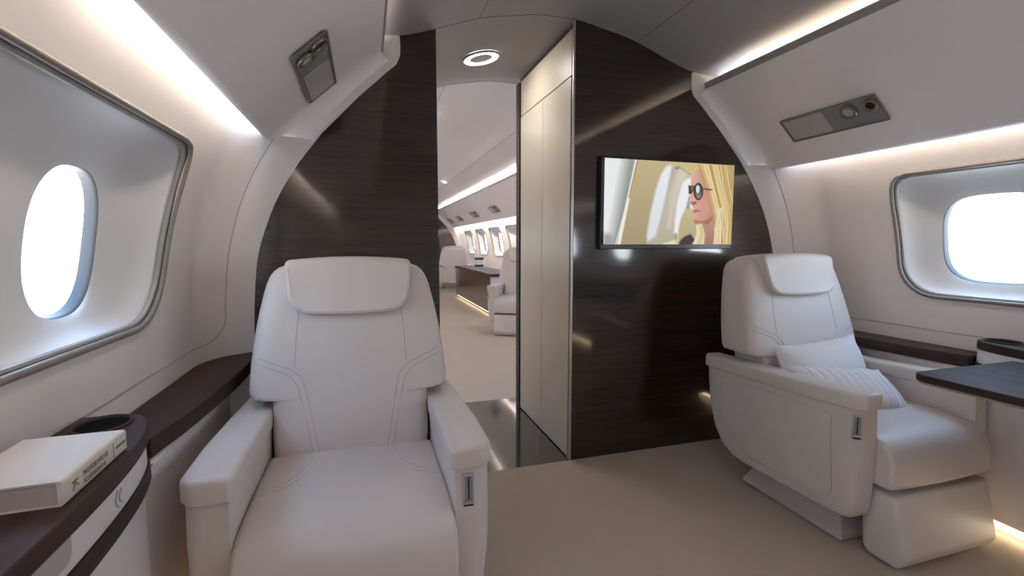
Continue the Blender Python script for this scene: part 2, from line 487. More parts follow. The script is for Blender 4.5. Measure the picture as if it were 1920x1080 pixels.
# ------------------------------------------------------------------ reading light panels on the valances
def psu(side, yc, L, label, lights=2, group=None):
    n = Vector((-side * .334, 0, -.370)).normalized()
    u = Vector((-side * .370, 0, .334)).normalized()
    x = u.cross(n)
    q = (.985, 1.4935) if side > 0 else (.941, 1.5335)
    o = empty('reading_light_panel')
    o.matrix_world = Matrix(((x.x, u.x, n.x, XC + side * q[0]), (x.y, u.y, n.y, yc), (x.z, u.z, n.z, q[1]), (0, 0, 0, 1)))
    s = 1 if side > 0 else -1       # +x points to the near end on the right, away on the left
    h = .062; a = L / 2
    outl = round_poly([(-a, -h), (a, -h), (a, h), (-a, h)], .006, 3)
    inl = round_poly([(-a + .006, -h + .006), (a - .006, -h + .006), (a - .006, h - .006), (-a + .006, h - .006)], .004, 3)
    m = MB(); N = len(outl)
    m.rings([[(x_, y_, .0) for x_, y_ in outl], [(x_, y_, .004) for x_, y_ in outl], [(x_, y_, .004) for x_, y_ in inl], [(x_, y_, .0005) for x_, y_ in inl]])
    m.build('frame', M['rim'], o)
    m = MB(); m.prism(inl, .0003, .0012, 'z'); m.build('panel', M['psu'], o, smooth=False)
    c0, c1 = (-(a - .012), -.01) if s > 0 else (-.03, a - .012)
    c0, c1 = min(c0, c1), max(c0, c1)
    m = MB(); m.prism(round_poly([(c0, -h + .012), (c1, -h + .012), (c1, h - .012), (c0, h - .012)], .006, 3), .001, .0032, 'z')
    m.build('cover', M['psu2'], o)
    if lights:
        lx, ly, vx, vy = (a * .44, .018, a * .85, .022) if s > 0 else (-a * .72, -.026, -a * .855, .024)
        m = MB(); m.disc_ring((lx, ly, .001), .020, .031, .012); r_ = m.build('reading_light', M['bronze'], o, bevel=.003, seg=2)
        m = MB(); m.cyl((lx, ly, .001), .0205, .007); m.build('lens', M['lens'], r_)
        m = MB(); m.disc_ring((vx, vy, .001), .016, .027, .012); r_ = m.build('air_vent', M['bronze'], o, bevel=.003, seg=2)
        m = MB(); m.cyl((vx, vy, .001), .0165, .005); m.build('vent_core', M['black'], r_)
    tag(o, label, 'reading light panel', group)
    return o
psu(-1, 1.645, .435, 'grey reading light panel in the left valance, skewed above the left armchair')
psu(1, 1.505, .41, 'long grey reading light panel with lamp and air vent in the right valance')
for i, yy in enumerate((6.75, 8.05, 9.4, 10.5)):
    psu(1, yy, .42, 'small reading light panel in the far cabin valance, %s through the doorway' % ('nearest of the four', 'second of the four', 'third of the four', 'farthest of the four')[i], 2, 'far cabin reading light panels')

# ------------------------------------------------------------------ partitions and passage
arch = [(r + .035, z + (.02 if z > 1.2 else 0)) for r, z in OUT] + [(.69, 1.79)]
def arch_prism(xa, xb, y0, y1):
    # slice of the arched cross-section between two x values
    P = []
    pr = [(XC + r, z) for r, z in arch] + [(XC + .68 - .68 * i / 24, rc(.68 - .68 * i / 24) + .004) for i in range(0, 25)]
    pl = [(2 * XC - x, z) for x, z in reversed(pr)][1:]
    full = pr + pl                     # counter-clockwise from right foot over the top to left foot
    def zt(x): return rc(abs(x - XC))
    keep = [p for p in full if xa - 1e-6 <= p[0] <= xb + 1e-6]
    if xb < 1.9: keep = [(xb, 0), (xb, zt(xb))] + keep
    else: keep = keep + [(xa, zt(xa)), (xa, 0)]
    m = MB(); m.prism(keep, y0, y1, 'y'); return m
DL, DR = .287, .886
m = arch_prism(XC - 1.3, DL, YB, YV)
struct(m.build('wall_forward_left', M['gloss'], smooth=False), 'glossy dark wood partition behind the left armchair', 'wall')
m = arch_prism(DR, XC + 1.3, YB, YV)
wr = struct(m.build('wall_forward_right', M['gloss'], smooth=False), 'glossy dark wood partition carrying the television', 'wall')
# cream lined side of the right closet, facing the passage
m = MB(); m.box(DR - .006, DR - .0005, YB + .026, YV - .03, 1.732, 1.925)
struct(m.build('trim_12', M['cream'], smooth=False, bevel=.001, seg=1), 'cream header panel above the closet door', 'trim')
d1 = MB(); d1.box(DR - .008, DR - .0005, 2.334, YV - .03, .006, 1.726)
d1.box(DR - .008, DR - .0005, YB + .030, 2.331, .006, 1.726)
dr = struct(d1.build('door_1', M['cream'], smooth=False, bevel=.0015, seg=2), 'tall cream closet door on the passage side of the right partition', 'door')
m = MB(); m.box(DR - .009, DR - .0005, YB + .001, YB + .009, .0, 1.95)
struct(m.build('trim_13', M['metal'], smooth=False), 'thin metal edge strip on the partition corner', 'trim')
m = MB(); m.box(DR - .012, DR - .0005, YB + .017, YB + .023, .0, 1.72); m.build('pull_edge', M['greyslot'], dr, smooth=False)
m = MB(); m.box(DR - .016, DR + .02, YV - .028, YV + .03, .0, 1.92)
struct(m.build('trim_14', M['satin'], smooth=False), 'dark wood jamb at the far edge of the passage', 'trim')
# far side faces of the closets get the white finish of the far cabin
# far end partition and the wall behind the viewer
m = arch_prism(XC - 1.3, XC + .0001, YE, YE + .05); m2 = arch_prism(XC, XC + 1.3, YE, YE + .05); m.add(m2.v, m2.f)
struct(m.build('wall_far', M['gloss'], smooth=False), 'dark arched partition at the far end of the far cabin', 'wall')
m = MB(); m.box(XC - 1.36, XC + 1.36, YA - .05, YA, 0, 2.0)
struct(m.build('wall_back', M['panel'], smooth=False), 'wall behind the viewpoint', 'wall')

# ring lamp in the passage ceiling
rl = empty('ring_ceiling_lamp', (.575, 2.40, rc(XC - .575) - .001))
sl = math.atan((rc(XC - .575 + .05) - rc(XC - .575 - .05)) / .1)
rl.rotation_euler = (PI, sl, 0)
m = MB(); m.disc_ring((0, 0, 0), .058, .086, .008, 64); m.build('light_ring', M['ring_bright'], rl, smooth=False)
m = MB(); m.disc_ring((0, 0, 0), .0865, .092, .010, 64); m.build('outer_bezel', M['white'], rl)
m = MB(); m.cyl((0, 0, 0), .0575, .007, 64); m.build('centre_plate', M['ceil'], rl)
tag(rl, 'glowing white ring lamp in the ceiling of the doorway passage', 'ceiling lamp')
for i, y in enumerate((.72, -.62)):  # unseen ring lamps, added to brighten the seats and carpet
    r2 = rl.copy(); COL.objects.link(r2); r2.location = (XC, y, rc(0) - .001); r2.rotation_euler = (PI, 0, 0)
    for c_ in list(rl.children):
        q_ = c_.copy(); COL.objects.link(q_); q_.parent = r2
        if c_.name.startswith('light_ring'): q_.data = q_.data.copy(); q_.data.materials[0] = M['ring']
    tag(r2, 'unseen ring lamp added above the viewpoint for extra light' if i == 0 else 'unseen ring lamp added behind the viewpoint for extra light', 'ceiling lamp')
for i, (x, y) in enumerate(((.45, 3.5), (.45, 4.9), (.6, 6.1), (1.145, 7.1), (.8, 8.6))):  # only the fourth is in view; the rest are added to brighten the cabin
    dl = empty('downlight', (x, y, rc(abs(XC - x)) - .004)); dl.rotation_euler = (PI, 0, 0)
    m = MB(); m.cyl((0, 0, 0), .028, .006, 24); m.build('lamp', M['spot'], dl)
    m = MB(); m.disc_ring((0, 0, 0), .0285, .036, .008, 24); m.build('bezel', M['white'], dl)
    tag(dl, 'small round far cabin ceiling downlight, all but one added unseen for extra light', 'downlight', 'far cabin downlights')

# ------------------------------------------------------------------ television
def homography(src, dst):
    A = []; b = []
    for (x, y), (u, v) in zip(src, dst):
        A.append([x, y, 1, 0, 0, 0, -u * x, -u * y]); b.append(u)
        A.append([0, 0, 0, x, y, 1, -v * x, -v * y]); b.append(v)
    return np.append(np.linalg.solve(np.array(A, float), np.array(b, float)), 1).reshape(3, 3)

def tv_picture(W, H):
    Hm = homography([(0, 0), (1, 0), (1, 1), (0, 1)], [(145, 100), (1445, 172), (1413, 963), (133, 965)])
    uu, vv = np.meshgrid(np.linspace(0, 1, W), np.linspace(0, 1, H))
    q = Hm @ np.stack([uu.ravel(), vv.ravel(), np.ones(W * H)])
    X = (q[0] / q[2]).reshape(H, W); Y = (q[1] / q[2]).reshape(H, W)
    img = np.zeros((H, W, 3))
    def poly(P, soft=5.0):
        # signed coverage of a polygon, soft edges
        inside = np.zeros(X.shape, bool); dist = np.full(X.shape, 1e9)
        n = len(P)
        for i in range(n):
            x1, y1 = P[i - 1]; x2, y2 = P[i]
            c = ((y1 > Y) != (y2 > Y)) & (X < (x2 - x1) * (Y - y1) / ((y2 - y1) if y2 != y1 else 1e-9) + x1)
            inside ^= c
            L2 = (x2 - x1) ** 2 + (y2 - y1) ** 2 + 1e-9
            t = np.clip(((X - x1) * (x2 - x1) + (Y - y1) * (y2 - y1)) / L2, 0, 1)
            dist = np.minimum(dist, np.hypot(X - x1 - t * (x2 - x1), Y - y1 - t * (y2 - y1)))
        sd = np.where(inside, dist, -dist)
        return np.clip(sd / soft * .5 + .5, 0, 1)
    def put(a, c0, c1=None, t=None):
        c0 = np.array(c0, float)
        col = c0 if c1 is None else c0 + (np.array(c1, float) - c0) * np.clip(t, 0, 1)[..., None]
        img[:] = img * (1 - a[..., None]) + col * a[..., None]
    def stroke(P, w, c, soft=5.0):
        a = np.zeros(X.shape)
        for (x1, y1), (x2, y2) in zip(P[:-1], P[1:]):
            L2 = (x2 - x1) ** 2 + (y2 - y1) ** 2 + 1e-9
            t = np.clip(((X - x1) * (x2 - x1) + (Y - y1) * (y2 - y1)) / L2, 0, 1)
            dd = np.hypot(X - x1 - t * (x2 - x1), Y - y1 - t * (y2 - y1))
            a = np.maximum(a, np.clip((w / 2 - dd) / soft + .5, 0, 1))
        put(a, c)
    one = np.ones(X.shape)
    put(one, (200, 182, 142), (172, 156, 124), (Y - 100) / 860)
    # first window with its blind, at the left edge
    ax = X + (Y - 100) * .235
    put(poly([(90, 60), (440, 60), (440, 118), (235, 985), (90, 985)]), (237, 239, 240), (150, 151, 142), (ax - 290 - (Y - 100) * .06) / 140)
    put(poly([(133, 850), (190, 860), (240, 905), (225, 985), (120, 985)], 30), (165, 166, 164))
    put(poly([(420, 118), (450, 112), (262, 985), (232, 985)]), (150, 160, 172))
    put(poly([(430, 300), (440, 300), (255, 985), (244, 985)]), (225, 228, 232))
    put(poly([(455, 90), (478, 90), (300, 985), (264, 985)]), (245, 240, 220))
    put(poly([(476, 90), (484, 90), (392, 500), (384, 500)]), (120, 105, 80))
    # ceiling strip
    put(poly([(780, 90), (1120, 110), (1060, 270), (1000, 268), (870, 175), (800, 150)], 14), (206, 192, 142))
    # reveal of the second window
    put(poly([(760, 175), (820, 158), (1005, 268), (960, 330), (900, 480), (860, 700), (835, 985), (575, 985), (600, 900), (700, 600), (760, 300)], 14), (210, 202, 180), (188, 180, 162), (Y - 300) / 600)
    put(poly([(790, 175), (870, 190), (860, 260), (790, 420), (740, 640), (690, 830), (640, 960), (575, 950), (620, 800), (740, 500)], 24), (188, 180, 172))
    put(poly([(752, 195), (800, 170), (812, 200), (772, 400), (720, 640), (655, 880), (575, 940), (565, 880), (600, 660), (660, 400), (710, 260)], 14), (236, 238, 242), (222, 226, 232), (Y - 200) / 700)
    stroke([(855, 200), (880, 205)], 14, (120, 104, 88), 14)
    stroke([(880, 185), (1000, 268)], 7, (140, 132, 100), 7)
    put(poly([(900, 230), (960, 250), (885, 400), (830, 620), (800, 800), (770, 800), (820, 520)], 24), (214, 207, 192))
    # third window
    put(poly([(950, 318), (1012, 288), (1004, 420), (1000, 560), (945, 620), (905, 760), (880, 860), (838, 850), (845, 720), (875, 520), (915, 370)], 12), (238, 241, 246))
    put(poly([(985, 480), (1010, 500), (1005, 600), (955, 612)], 8), (165, 168, 160))
    put(poly([(1000, 560), (1040, 560), (1040, 640), (1000, 630)], 8), (240, 242, 240))
    # seat back
    put(poly([(950, 614), (1020, 604), (1060, 760), (1060, 985), (870, 985), (882, 800), (910, 690)], 9), (202, 190, 150), (184, 172, 140), (Y - 600) / 350)
    stroke([(872, 985), (884, 800), (912, 690), (950, 616)], 9, (228, 222, 200))
    put(poly([(720, 985), (730, 955), (860, 915), (866, 985)], 8), (232, 222, 186))
    # hair mass behind the face
    put(poly([(1005, 300), (1020, 230), (1060, 180), (1120, 150), (1330, 165), (1405, 230), (1438, 380), (1432, 620), (1425, 985), (1010, 985), (1020, 920), (1070, 860), (1150, 700), (1100, 400)], 8), (222, 192, 136), (198, 172, 122), (X - 1080) / 330)
    put(poly([(1350, 90), (1460, 90), (1460, 330), (1436, 380), (1405, 240), (1360, 175)], 10), (184, 168, 118))
    # neck and chest
    put(poly([(1040, 735), (1255, 660), (1250, 985), (1080, 985), (1110, 840)], 12), (196, 150, 138), (172, 126, 116), (Y - 720) / 220)
    # face
    put(poly([(1032, 262), (1058, 212), (1095, 200), (1140, 230), (1225, 430), (1275, 540), (1268, 640), (1240, 710), (1180, 758), (1110, 754), (1058, 746), (1032, 712), (1034, 668), (1028, 640), (1036, 618), (1028, 596), (1014, 566), (986, 540), (992, 505), (1008, 455), (1016, 380), (1012, 320)], 6), (222, 176, 156), (190, 134, 120), (X - 1040) / 200)
    put(poly([(1095, 500), (1180, 520), (1210, 620), (1150, 680), (1090, 640)], 60), (216, 160, 146))
    put(poly([(1040, 720), (1120, 735), (1240, 690), (1180, 760), (1060, 752)], 14), (168, 116, 104))
    put(poly([(1004, 545), (1060, 535), (1062, 560), (1030, 572)], 10), (150, 96, 88))
    put(poly([(1028, 622), (1064, 616), (1102, 628), (1070, 640), (1036, 648)], 7), (186, 118, 116))
    stroke([(1036, 632), (1100, 630)], 5, (140, 82, 80))
    put(poly([(1250, 545), (1280, 540), (1282, 580), (1258, 590)], 8), (206, 150, 136))
    # shirt
    put(poly([(880, 985), (905, 920), (945, 885), (1005, 862), (1050, 920), (1050, 985)], 9), (78, 70, 72))
    # hair in front of the neck and over the shoulder
    put(poly([(1062, 762), (1118, 756), (1150, 860), (1140, 985), (1005, 985), (1040, 930), (1062, 860)], 8), (226, 212, 168))
    stroke([(1070, 780), (1078, 880), (1030, 985)], 14, (240, 230, 196), 8)
    stroke([(1110, 790), (1120, 880), (1075, 985)], 10, (200, 182, 138), 8)
    put(poly([(1080, 168), (1150, 150), (1330, 165), (1405, 230), (1438, 380), (1432, 620), (1425, 985), (1235, 985), (1262, 860), (1290, 700), (1284, 560), (1240, 470), (1185, 330), (1130, 220), (1060, 205)], 7), (224, 194, 138), (196, 168, 116), (X - 1100) / 300)
    rnd = random.Random(3)
    for i in range(34):
        t = i / 33
        x0 = 1085 + 280 * t; x1 = 1195 + 225 * t; x2 = 1255 + 170 * t
        x0 += rnd.uniform(-6, 6); x2 += rnd.uniform(-12, 12)
        c = rnd.choice([(236, 212, 158), (206, 176, 122), (182, 150, 100), (242, 224, 178), (216, 186, 130)])
        stroke([(x0, 168 + 10 * t), (x1 - 30, 400), (x1 + 20, 600), ((x1 + x2) / 2 + 25, 760), (x2, 985)], rnd.uniform(4, 11), c, 7)
    for x0, x1 in ((1290, 1235), (1300, 1262), (1284, 1250), (1310, 1300), (1320, 1340)):
        stroke([(x0, 600), ((x0 + x1) / 2 - 6, 760), (x1, 985)], 9, (238, 226, 196), 7)
    stroke([(1285, 580), (1270, 700), (1240, 820)], 7, (214, 198, 164), 6)
    # sunglasses
    stroke([(1115, 408), (1215, 418)], 13, (112, 76, 66), 7)
    put(poly([(982, 372), (1000, 380), (1040, 376), (1042, 420), (1012, 456), (984, 460), (986, 420)], 6), (72, 58, 54))
    put(poly([(1005, 385), (1034, 382), (1030, 430), (1010, 436)], 8), (150, 104, 92))
    e = np.hypot((X - 1082) / 48, (Y - 436) / 86)
    put(np.clip((1 - e) * 9 + .5, 0, 1), (70, 56, 54))
    e = np.hypot((X - 1084) / 34, (Y - 438) / 70)
    put(np.clip((1 - e) * 7 + .5, 0, 1), (98, 88, 90), (160, 146, 144), (Y - 430) / 70)
    e = np.hypot((X - 1076) / 19, (Y - 412) / 42)
    put(np.clip((1 - e) * 4 + .5, 0, 1), (216, 226, 232))
    return np.clip(img / 255, 0, 1)

tv = empty('television', (1.359, YB, 1.184))
X0, X1, Z0, Z1 = -.3465, .3465, -.187, .191
m = MB()
m.prism([(X0 - .009, Z0 - .022), (X1 + .009, Z0 - .022), (X1 + .009, Z1 + .010), (X0 - .009, Z1 + .010)], -.026, -.001, 'y')
m.build('bezel', M['black'], tv, bevel=.003, seg=2)
W_, H_ = 300, 164
img = tv_picture(W_, H_)
vs = [(X0 + (X1 - X0) * i / (W_ - 1), -.040, Z1 - (Z1 - Z0) * j / (H_ - 1)) for j in range(H_) for i in range(W_)]
fs = [(j * W_ + i, (j + 1) * W_ + i, (j + 1) * W_ + i + 1, j * W_ + i + 1) for j in range(H_ - 1) for i in range(W_ - 1)]
me = bpy.data.meshes.new('screen'); me.from_pydata(vs, [], fs)
ca = me.color_attributes.new('picture', 'FLOAT_COLOR', 'POINT')
lin = np.where(img <= .04045, img / 12.92, ((img + .055) / 1.055) ** 2.4)
buf = np.concatenate([lin.reshape(-1, 3), np.ones((W_ * H_, 1))], 1).astype(np.float32)
ca.data.foreach_set('color', buf.ravel())
sm = bpy.data.materials.new('lit_screen'); sm.use_nodes = True
nt = sm.node_tree; nt.nodes.clear()
at = nt.nodes.new('ShaderNodeAttribute'); at.attribute_name = 'picture'
em = nt.nodes.new('ShaderNodeEmission'); em.inputs[1].default_value = 1.0
ot = nt.nodes.new('ShaderNodeOutputMaterial')
nt.links.new(at.outputs['Color'], em.inputs[0]); nt.links.new(em.outputs[0], ot.inputs[0])
SCREEN_EM = em
me.materials.append(sm)
link(bpy.data.objects.new('screen', me), tv)

def text_obj(name, body, size, mtl, parent, matrix, ext=.0002, align='LEFT', sx=1.0):
    cu = bpy.data.curves.new(name, 'FONT'); cu.body = body; cu.size = size; cu.extrude = ext; cu.align_x = align
    t = bpy.data.objects.new(name, cu); COL.objects.link(t)
    bpy.context.view_layer.update()
    dg = bpy.context.evaluated_depsgraph_get()
    me_ = bpy.data.meshes.new_from_object(t.evaluated_get(dg))
    bpy.data.objects.remove(t); bpy.data.curves.remove(cu)
    for v in me_.vertices: v.co.x *= sx
    me_.transform(matrix); me_.materials.clear(); me_.materials.append(mtl)
    return link(bpy.data.objects.new(name, me_), parent)
RX = Matrix.Rotation(PI / 2, 4, 'X')
text_obj('maker_mark', 'SONY', .012, mat('grey_print', (.22, .22, .22), .5), tv, Matrix.Translation((0, -.0264, Z0 - .016)) @ RX, align='CENTER')
tag(tv, 'flat television on the dark partition showing a blonde woman in sunglasses', 'television')

# ------------------------------------------------------------------ armchairs
def yfront(z): return .085 + (z - .38) * .28
def yrear(z): return .31 + (z - .38) * .19
HW = interp([(.36, .218), (.44, .223), (.544, .224), (.554, .276), (.578, .287), (.65, .283), (.75, .270), (.85, .250), (.90, .236)])
def back_hw(z): return HW(min(z, .90))
def back_ring(z, hw, sh=0, n=72, e=7.0):
    yf, yr = yfront(z) + sh, yrear(z) - sh; c = (yf + yr) / 2; b = (yr - yf) / 2; P = []
    for i in range(n):
        a = 2 * PI * i / n; cx, sx = math.cos(a), math.sin(a)
        P.append((hw * math.copysign(abs(cx) ** (2 / e), cx), c + b * math.copysign(abs(sx) ** (2 / e), sx), z))
    return P
def back_surf(x, z, off=0):
    yf, yr = yfront(z), yrear(z); c = (yf + yr) / 2; b = (yr - yf) / 2
    return c - b * max(0, 1 - min(1, abs(x) / back_hw(z)) ** 7) ** (1 / 7) - off

def catm(P, n=6):
    out = []
    for i in range(len(P) - 1):
        p0 = P[max(i - 1, 0)]; p1 = P[i]; p2 = P[i + 1]; p3 = P[min(i + 2, len(P) - 1)]
        for k_ in range(n):
            t = k_ / n
            out.append(tuple(.5 * ((2 * b) + (-a + c) * t + (2 * a - 5 * b + 4 * c - d) * t * t + (-a + 3 * b - 3 * c + d) * t ** 3) for a, b, c, d in zip(p0, p1, p2, p3)))
    out.append(tuple(P[-1])); return out

SEATPROF = [(.10, .25), (.10, .402), (.0, .405), (-.12, .407), (-.22, .406), (-.285, .400), (-.325, .386), (-.348, .360), (-.358, .32), (-.358, .262), (-.351, .246), (-.33, .243)]
def make_chair(mir, lever=.258, lever_y=-.3005, lever_rot=0):
    # built facing -y; the aisle arm is on +x before mirroring by mir
    r = empty('armchair')
    L = M['leather']
    X = lambda x: mir * x
    # back
    secs = [back_ring(z, h, s) for z, h, s in ((.34, .205, .012), (.36, .218, 0), (.44, .223, 0), (.545, .224, 0), (.549, .230, 0), (.552, .264, 0), (.556, .278, 0), (.564, .284, 0), (.578, .287, 0), (.62, .285, 0), (.65, .283, 0), (.70, .277, 0), (.75, .270, 0), (.80, .261, 0), (.85, .250, 0), (.88, .242, 0), (.90, .234, .002), (.915, .224, .008), (.926, .211, .016), (.934, .190, .028), (.938, .16, .045))]
    m = MB(); m.rings(secs, True, True, True); b = m.build('backrest', L, r)
    # headrest pad folded over the top
    m = MB(); sl = math.atan(.28)
    base = round_poly([(-.171, .798), (.171, .798), (.187, .950), (-.187, .950)], [.058, .058, .016, .016], 10)
    ol = []
    for a_, b_ in zip(base, base[1:] + base[:1]):
        n_ = max(1, int(math.hypot(b_[0] - a_[0], b_[1] - a_[1]) / .018))
        ol += [(a_[0] + (b_[0] - a_[0]) * i / n_, a_[1] + (b_[1] - a_[1]) * i / n_) for i in range(n_)]
    ol = [(x, z + (1 if z > .875 else -1) * .011 * (1 - (x / .187) ** 2) * min(1, abs(z - .875) / .07)) for x, z in ol]
    R = []
    for dep, ins in ((-.026, .020), (-.0285, .010), (-.024, .003), (-.012, 0), (.05, 0), (.10, .0), (.14, .004), (.165, .012)):
        P = []
        for x, z in ol:
            zc = .875; f = 1 - ins / .08
            zz = zc + (z - zc) * f; xx = x * (1 - ins / .19)
            drop = max(0, dep - .03) * .06
            P.append((xx, yfront(zz) + dep, zz - (drop if zz > zc else 0)))
        R.append(P)
    m.rings(R, True, True, True); m.build('headrest', L, r)
    # back seams
    A = [(-.258, .672), (-.21, .652), (-.165, .632), (-.142, .610), (-.130, .575), (-.118, .52), (-.104, .45), (-.092, .388)]
    B = [(-.262, .656), (-.215, .637), (-.178, .619), (-.158, .598), (-.146, .565), (-.134, .515), (-.120, .45), (-.108, .388)]
    V = [(-.150, .80), (-.156, .72), (-.160, .64)]
    for s in (-1, 1):
        for P in (A, B, V):
            pts = catm([(s * x, z) for x, z in P], 5)
            m = MB(); m.tube([(x, back_surf(x, z, -.0004), z) for x, z in pts], .0017, 6)
            m.build('back_seam', M['stitch'], b)
    # seat
    m = MB()
    xs = [(-.226, .010), (-.224, .003), (-.214, .0), (-.10, -.003), (0, -.004), (.10, -.003), (.214, .0), (.224, .003), (.226, .010)]
    cy, cz = -.10, .32
    R = []
    for x, ins in xs:
        R.append([(x, y + (cy - y) * ins / .22, z + (cz - z) * ins / .08) for y, z in SEATPROF])
    m.rings(R, True, True, True); st = m.build('seat', L, r, bevel=.006, seg=2, angle=50)
    def sz(x, y):
        f = [(q[0], q[1]) for q in SEATPROF[1:9]]
        f.sort(); ys_ = [q[0] for q in f]; return float(np.interp(y, ys_, [q[1] for q in f])) + .0005 + .003 * (1 - abs(x) / .22)
    for s in (-1, 1):
        for P in ([(.092, .085), (.098, .03), (.112, -.03), (.135, -.08), (.17, -.115), (.21, -.135)], [(.108, .085), (.114, .03), (.126, -.02), (.146, -.062), (.178, -.095), (.212, -.113)]):
            m = MB(); m.tube([(s * x, y, sz(x, y)) for x, y in catm(P, 5)], .0014, 6)
            m.build('seat_seam', M['stitch'], st)
    # leg rest
    m = MB()
    P = round_poly([(-.25, .228), (-.362, .228), (-.398, .045), (-.378, .006), (-.27, .006)], [.012, .016, .03, .03, .03], 5)
    R = []
    for x, ins in ((-.216, .016), (-.213, .006), (-.204, .0), (.204, .0), (.213, .006), (.216, .016)):
        R.append([(x, y + (-.32 - y) * ins / .06, z + (.12 - z) * ins / .11) for y, z in P])
    m.rings(R, True, True, True); m.build('leg_rest', L, r)
    # arms
    for s, nm in ((1, 'aisle'), (-1, 'window')):
        arm = MB()
        side = [(-.298, .492), (-.303, .40), (-.303, .30), (-.296, .18), (-.288, .142), (-.268, .124), (-.22, .118), (.18, .108), (.245, .116), (.300, .150), (.338, .21), (.362, .30), (.378, .40), (.385, .470)]
        R = []
        for x, ins, dz in ((.226, .004, 0), (.228, 0, 0), (.275, 0, 0), (.292, .003, 0), (.303, .010, 0), (.309, .020, 0), (.311, .032, 0)):
            P = []
            for y, z in side:
                tuck = .022 * max(0, (.34 - z) / .23) ** 1.5 * (x - .2) / .11
                P.append((X(s * (x - tuck)), y + (.03 - y) * ins / .3, z + max(0, (.2 - z)) * ins * 3))
            R.append(P)
        arm.rings(R, True, True, True)
        ao = arm.build('armrest', L, r)
        cap = MB()
        ol = round_poly([(.218, -.310), (.292, -.313), (.316, -.284), (.325, -.10), (.322, .15), (.312, .40), (.222, .40)], [.012, .02, .03, .2, .3, .03, .012], 6)
        R = []
        for h, ins in ((0, .005), (.002, .0012), (.005, 0), (.039, 0), (.0445, .002), (.0475, .006), (.0485, .013)):
            P = []
            for x, y in ol:
                top = .540 - (y + .32) * .036
                # underside and top follow a soft wave along the arm
                xx = x + (.272 - x) * ins / .055; yy = y + (.05 - y) * ins / .36
                crown = .004 * math.sin(PI * min(1, max(0, (xx - .215) / .115)))
                dip = -.010 * max(0, 1 - abs(yy + .33) / .10) * (1 if xx > .27 else .6)
                P.append((X(s * xx), yy, top - .0485 + h + (crown + 0 * dip) * (h / .0485)))
            R.append(P)
        cap.rings(R, True, True, True); cap.build('arm_pad', L, ao)
        if s == 1:
            sm_ = MB()
            P = round_poly([(-.215, .455), (-.225, .165), (.15, .150), (.27, .27), (.285, .445)], [.01, .04, .10, .10, .01], 7)
            P = [p for p in P]
            def sx(z): return .311 - .022 * max(0, (.34 - z) / .23) ** 1.5 + .0003
            fine = []
            for a_, b_ in zip(P, P[1:] + P[:1]):
                n_ = max(1, int(math.hypot(b_[0] - a_[0], b_[1] - a_[1]) / .03))
                fine += [(a_[0] + (b_[0] - a_[0]) * i / n_, a_[1] + (b_[1] - a_[1]) * i / n_) for i in range(n_)]
            sm_.tube([(X(sx(z)), y, z) for y, z in fine],   .0013, 6, True)
            sm_.build('side_panel_seam', M['stitch'], ao)
            h = MB(); h.box(-.0135, .0135, -.004, .003, -.039, .039)
            rot = Matrix.Translation((X(lever), lever_y, .438)) @ Matrix.Rotation(mir * lever_rot, 4, 'Z')
            ho = h.build('recline_lever', M['psu2'], ao, bevel=.002, seg=2); ho.matrix_local = rot
            h = MB(); h.box(-.009, .009, -.0052, -.003, -.022, .034); h.build('lever_slot', M['psu'], ho, smooth=False)
            h = MB(); h.box(-.0015, .0015, -.0062, -.003, -.020, .032); h.build('slot_line', M['black'], ho, smooth=False)
            h = MB(); h.box(-.010, .010, -.011, -.003, -.030, -.023); h.build('lever_tab', M['metal'], ho, bevel=.001, seg=2)
            h = MB(); h.box(-.010, .010, -.0052, -.003, -.037, -.031); h.build('lever_gap', M['black'], ho, smooth=False)
    # shell behind and under the seat
    m = MB()
    P = round_poly([(.285, .20), (.33, .20), (.372, .46), (.30, .46)], .01, 3)
    m.prism(P, -.285, .285, 'x'); m.build('rear_shell', L, r, bevel=.008, seg=2)
    m = MB(); m.box(-.215, .215, -.26, .30, .128, .244); m.build('seat_frame', M['psu'], r, bevel=.01, seg=2)
    m = MB()
    lo = [(-.235, -.215), (.235, -.215), (.235, .225), (-.235, .225)]
    R = [[(x, y, 0) for x, y in lo], [(x, y, .018) for x, y in lo], [(x * .80, y * .86 + .01, .075) for x, y in lo], [(x * .74, y * .8 + .01, .13) for x, y in lo]]
    m.rings(R, True, True, True); m.build('pedestal', M['pedestal'], r, bevel=.008, seg=3)
    return r

def copy_tree(o, parent=None):
    c = o.copy(); COL.objects.link(c); c.parent = parent
    if parent is not None: c.matrix_parent_inverse = o.matrix_parent_inverse.copy()
    for ch in list(o.children):
        copy_tree(ch, c)
    return c

ch = make_chair(1); ch.location = (-.047, 1.33, 0)
tag(ch, 'ivory leather armchair seen head-on, on the left', 'armchair', 'ivory leather armchairs')
ch2 = make_chair(-1, .303, -.294, .80); ch2.location = (1.735, 1.34, 0)
tag(ch2, 'ivory leather armchair holding two pillows, in front of the television partition', 'armchair', 'ivory leather armchairs')
c3 = copy_tree(ch2); c3.location = (1.69, 5.20, 0); c3.rotation_euler = (0, 0, -.5)
tag(c3, 'ivory armchair facing this way in the far cabin, cut by the doorway edge', 'armchair', 'ivory leather armchairs')
c4 = copy_tree(ch); c4.location = (1.72, 9.95, 0); c4.rotation_euler = (0, 0, PI)
tag(c4, 'ivory armchair with its back turned, far down the far cabin', 'armchair', 'ivory leather armchairs')

